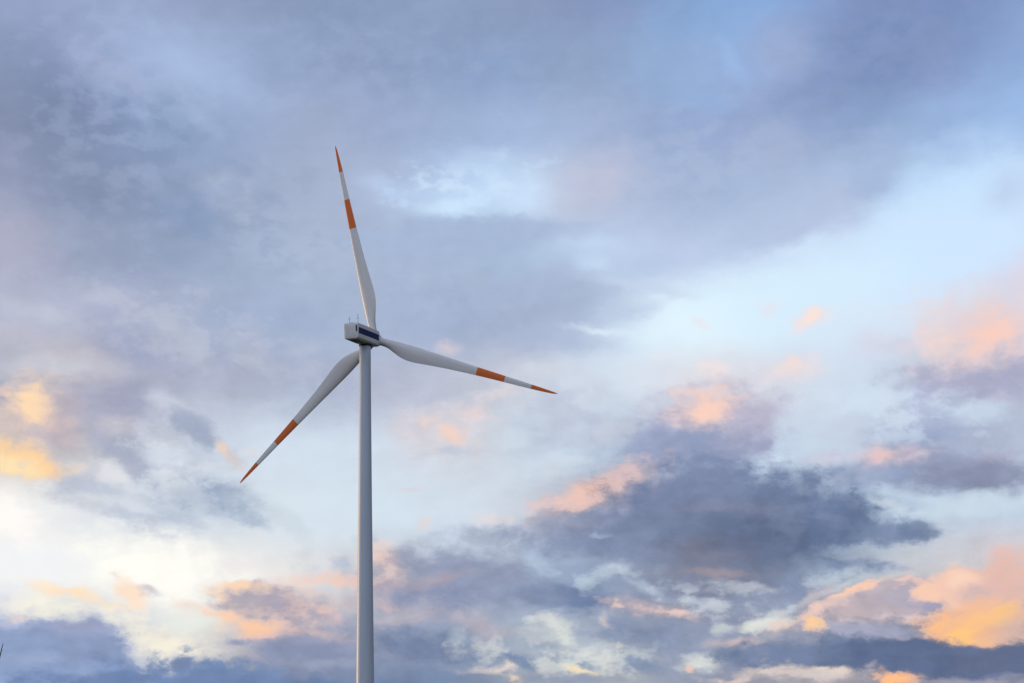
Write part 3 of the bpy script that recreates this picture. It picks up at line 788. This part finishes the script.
bm = bmesh.new()                             # dark vent at the edge of the rear face
box(bm, 1.30, -7.80, 0.45, 0.34, 0.05, 1.35)
for i in range(6):
    box(bm, 1.30, -7.835, -0.1 + i * 0.22, 0.32, 0.03, 0.05)
child('rear_vent', bm, M_DARK, nacelle, smooth=False)
bm = bmesh.new()                             # rear hatch, panel slightly proud
box(bm, -0.25, -7.80, -0.1, 1.8, 0.04, 2.3)
child('rear_hatch', bm, M_NACELLE, nacelle, smooth=False, bevel=0.02)
bm = bmesh.new()                             # belly plate and yaw ring round the tower head
box(bm, 0.0, -4.6, -1.90, 1.9, 3.6, 0.06)
child('belly_hatch', bm, M_DARK, nacelle, smooth=False, bevel=0.02)
bm = bmesh.new()
loft(bm, [[(r * math.cos(2 * math.pi * k / 40), r * math.sin(2 * math.pi * k / 40), z) for k in range(40)]
          for z, r in ((-2.25, 1.33), (-2.25, 1.42), (-1.80, 1.42), (-1.80, 1.33))])
child('yaw_ring', bm, M_DARK, nacelle)
bm = bmesh.new()                             # roof housing near the rear
box(bm, -0.1, -6.9, 1.66, 0.8, 1.1, 0.34)
child('roof_box', bm, M_NACELLE, nacelle, smooth=False, bevel=0.05)
for (mx, my, mh, kind) in ((-0.55, -7.25, 1.45, 0), (1.45, -7.25, 1.75, 1)):
    bm = bmesh.new()
    tube(bm, (mx, my, 1.45), (mx, my, 1.55 + mh), 0.05, 0.035)
    tube(bm, (mx - 0.28, my, 1.62 + mh * .62), (mx + 0.28, my, 1.62 + mh * .62), 0.025, 0.025)
    mast = child('sensor_mast', bm, M_STEEL, nacelle)
    bm = bmesh.new()
    if kind == 0:
        for k in range(3):
            t = 2 * math.pi * k / 3
            tube(bm, (mx, my, 1.56 + mh), (mx + .16 * math.cos(t), my + .16 * math.sin(t), 1.56 + mh), 0.012, 0.012)
            bmesh.ops.create_uvsphere(bm, u_segments=8, v_segments=6, radius=0.05,
                                      matrix=Matrix.Translation((mx + .18 * math.cos(t), my + .18 * math.sin(t), 1.56 + mh)))
        child('anemometer', bm, M_STEEL, mast)
    else:
        box(bm, mx, my - 0.2, 1.58 + mh, 0.02, 0.34, 0.14)
        tube(bm, (mx, my - 0.35, 1.56 + mh), (mx, my + 0.25, 1.56 + mh), 0.018, 0.018)
        child('wind_vane', bm, M_STEEL, mast, smooth=False)

# hub with its nose cone, local y = shaft
bm = bmesh.new()
prof = [(-1.45, 1.20), (-1.40, 1.36), (-1.2, 1.48), (-0.4, 1.56), (0.3, 1.54), (0.9, 1.42), (1.4, 1.15), (1.8, 0.76), (2.0, 0.38), (2.06, 0.06)]
loft(bm, [[(r * math.cos(2 * math.pi * k / 48), y, r * math.sin(2 * math.pi * k / 48)) for k in range(48)] for y, r in prof])
hub = obj('hub', bm, M_NACELLE, turbine)
frame(hub, HUB, S, AT, UT)

# blades
RB = 45.0
STA = [  # r/R, chord, thickness ratio, roundness (1 = tube), twist, leading edge offset
    (0.028, 1.72, 1.00, 1.0, 13, 0.86), (0.060, 1.72, 1.00, 1.0, 13, 0.86), (0.085, 1.95, 0.86, 0.75, 13, 0.90), (0.115, 2.50, 0.62, 0.40, 13, 0.97),
    (0.150, 3.10, 0.46, 0.15, 12, 1.02), (0.185, 3.48, 0.37, 0.03, 11, 1.05), (0.215, 3.56, 0.33, 0, 10, 1.05), (0.250, 3.46, 0.30, 0, 9, 1.03),
    (0.300, 3.16, 0.28, 0, 7.5, 0.97), (0.360, 2.78, 0.26, 0, 6, 0.89), (0.430, 2.42, 0.24, 0, 4.5, 0.80), (0.500, 2.12, 0.23, 0, 3.2, 0.71),
    (0.569, 1.86, 0.21, 0, 2.2, 0.63), (0.640, 1.62, 0.20, 0, 1.5, 0.55), (0.719, 1.38, 0.19, 0, 0.8, 0.46), (0.790, 1.19, 0.18, 0, 0.3, 0.39),
    (0.862, 0.98, 0.18, 0, 0, 0.31), (0.915, 0.78, 0.17, 0, 0, 0.24), (0.955, 0.58, 0.17, 0, 0, 0.17), (0.982, 0.38, 0.17, 0, 0, 0.10), (1.0, 0.10, 0.2, 0, 0, 0.02)]
PITCH = 4.0
def catmull(rows, sub):
    outp = []
    for i in range(len(rows) - 1):
        p0, p1, p2, p3 = rows[max(i - 1, 0)], rows[i], rows[i + 1], rows[min(i + 2, len(rows) - 1)]
        for k in range(sub):
            t = k / sub
            outp.append(tuple(0.5 * (2 * b + (c - a) * t + (2 * a - 5 * b + 4 * c - d) * t * t + (3 * b - a - 3 * c + d) * t ** 3)
                              for a, b, c, d in zip(p0, p1, p2, p3)))
    return outp + [rows[-1]]
STA = catmull(STA, 4)
def blade_mesh(RB):
    bm = bmesh.new(); rings = []
    n = 22
    for (f, c, t, rd, tw, le) in STA:
        b = R(tw + PITCH)
        ring = []
        for k in range(2 * n):
            th = 2 * math.pi * k / (2 * n)
            x = (1 - math.cos(th)) / 2
            sgn = 1 if th < math.pi else -1
            yt = 5 * t * (0.2969 * math.sqrt(x) - 0.1260 * x - 0.3516 * x * x + 0.2843 * x ** 3 - 0.1036 * x ** 4)
            cam_ = 0.10 * t * 4 * x * (1 - x) * 0.5
            ya = cam_ + sgn * yt
            yc = math.sin(th) / 2 * t
            y = rd * yc + (1 - rd) * ya
            X, Y = le - x * c, y * c
            bend = -0.9 * f * f                                   # slight pre-bend into the wind
            ring.append((X * math.cos(b) + Y * math.sin(b), -X * math.sin(b) + Y * math.cos(b) + bend, f * RB))
        rings.append(ring)
    fr = [s[0] for s in STA]
    def mat(i):
        m = (fr[i] + fr[i + 1]) / 2
        return 1 if (0.569 < m < 0.719 or m > 0.862) else 0
    loft(bm, rings, mat=mat)
    return bm
for phi, span in BLADES:
    d = S * math.cos(R(phi)) + UT * math.sin(R(phi))
    t = -S * math.sin(R(phi)) + UT * math.cos(R(phi))
    d = (d * math.cos(R(1.0)) + AT * math.sin(R(1.0))).normalized()
    y = d.cross(t).normalized()
    bl = obj('blade', blade_mesh(span), [M_BLADE, M_ORANGE], turbine)
    frame(bl, HUB, t, y, d)

# ------------------------------------------------------------------ bare young tree; only its leading twig reaches into view
random.seed(11)
TD = 60.0
def px(x, y): return Vector(((x - 512) / 2050 * TD, TD, EYE + (760 - y) / 2050 * TD))
tip = px(3.2, 643.0)
base = Vector((tip.x - 1.7, TD, 0))
tree = bpy.data.objects.new('bare_tree', None); COL.objects.link(tree)
tree.location = base
tree['label'] = 'dark bare twig of a leafless young tree at the lower left edge'
tree['category'] = 'tree'
bm = bmesh.new()
trunk_pts = [(0, 0, 0), (0.03, 0.02, 0.8), (-0.03, 0.05, 1.7), (0.02, 0.0, 2.6), (0.0, 0.03, 3.4)]
for i in range(4):
    tube(bm, trunk_pts[i], trunk_pts[i + 1], 0.075 - 0.013 * i, 0.062 - 0.013 * i)
obj('trunk', bm, M_BARK, tree)
bm = bmesh.new()
def twig(p, d, ln, r, depth):
    p = Vector(p)
    for s in range(3):
        d = (d + Vector((random.uniform(-.15, .15), random.uniform(-.15, .15), random.uniform(-.02, .15)))).normalized()
        q = p + d * ln / 3
        tube(bm, p, q, r, r * 0.8, 6)
        if depth and s:
            for k in range(2):
                dd = (d + Vector((random.uniform(-.7, .7), random.uniform(-.7, .7), random.uniform(0, .5)))).normalized()
                twig(q, dd, ln * 0.5, r * 0.6, depth - 1)
        p, r = q, r * 0.8
for i in range(9):
    h = 1.5 + i * 0.22
    an = i * 2.4
    twig((0, 0.02, h), Vector((math.cos(an) * 0.5, math.sin(an) * 0.5, 0.8)).normalized(), 0.95, 0.024, 2)
twig((0, 0.03, 3.4), Vector((-0.15, 0.1, 1)).normalized(), 0.9, 0.026, 2)
q = tip - base                                # the long leader on the right
pts = [Vector((0.0, 0.0, 2.5)), Vector((0.75, 0.0, 3.35)), Vector((1.35, 0, q.z - 1.0)), Vector((q.x - 0.13, 0, q.z - 0.52)), Vector((q.x - .055, 0, q.z - .22)), q]
rr = [0.03, 0.026, 0.024, 0.021, 0.017, 0.008]
for i in range(5):
    tube(bm, pts[i], pts[i + 1], rr[i], rr[i + 1], 6)
obj('crown', bm, M_BARK, tree)
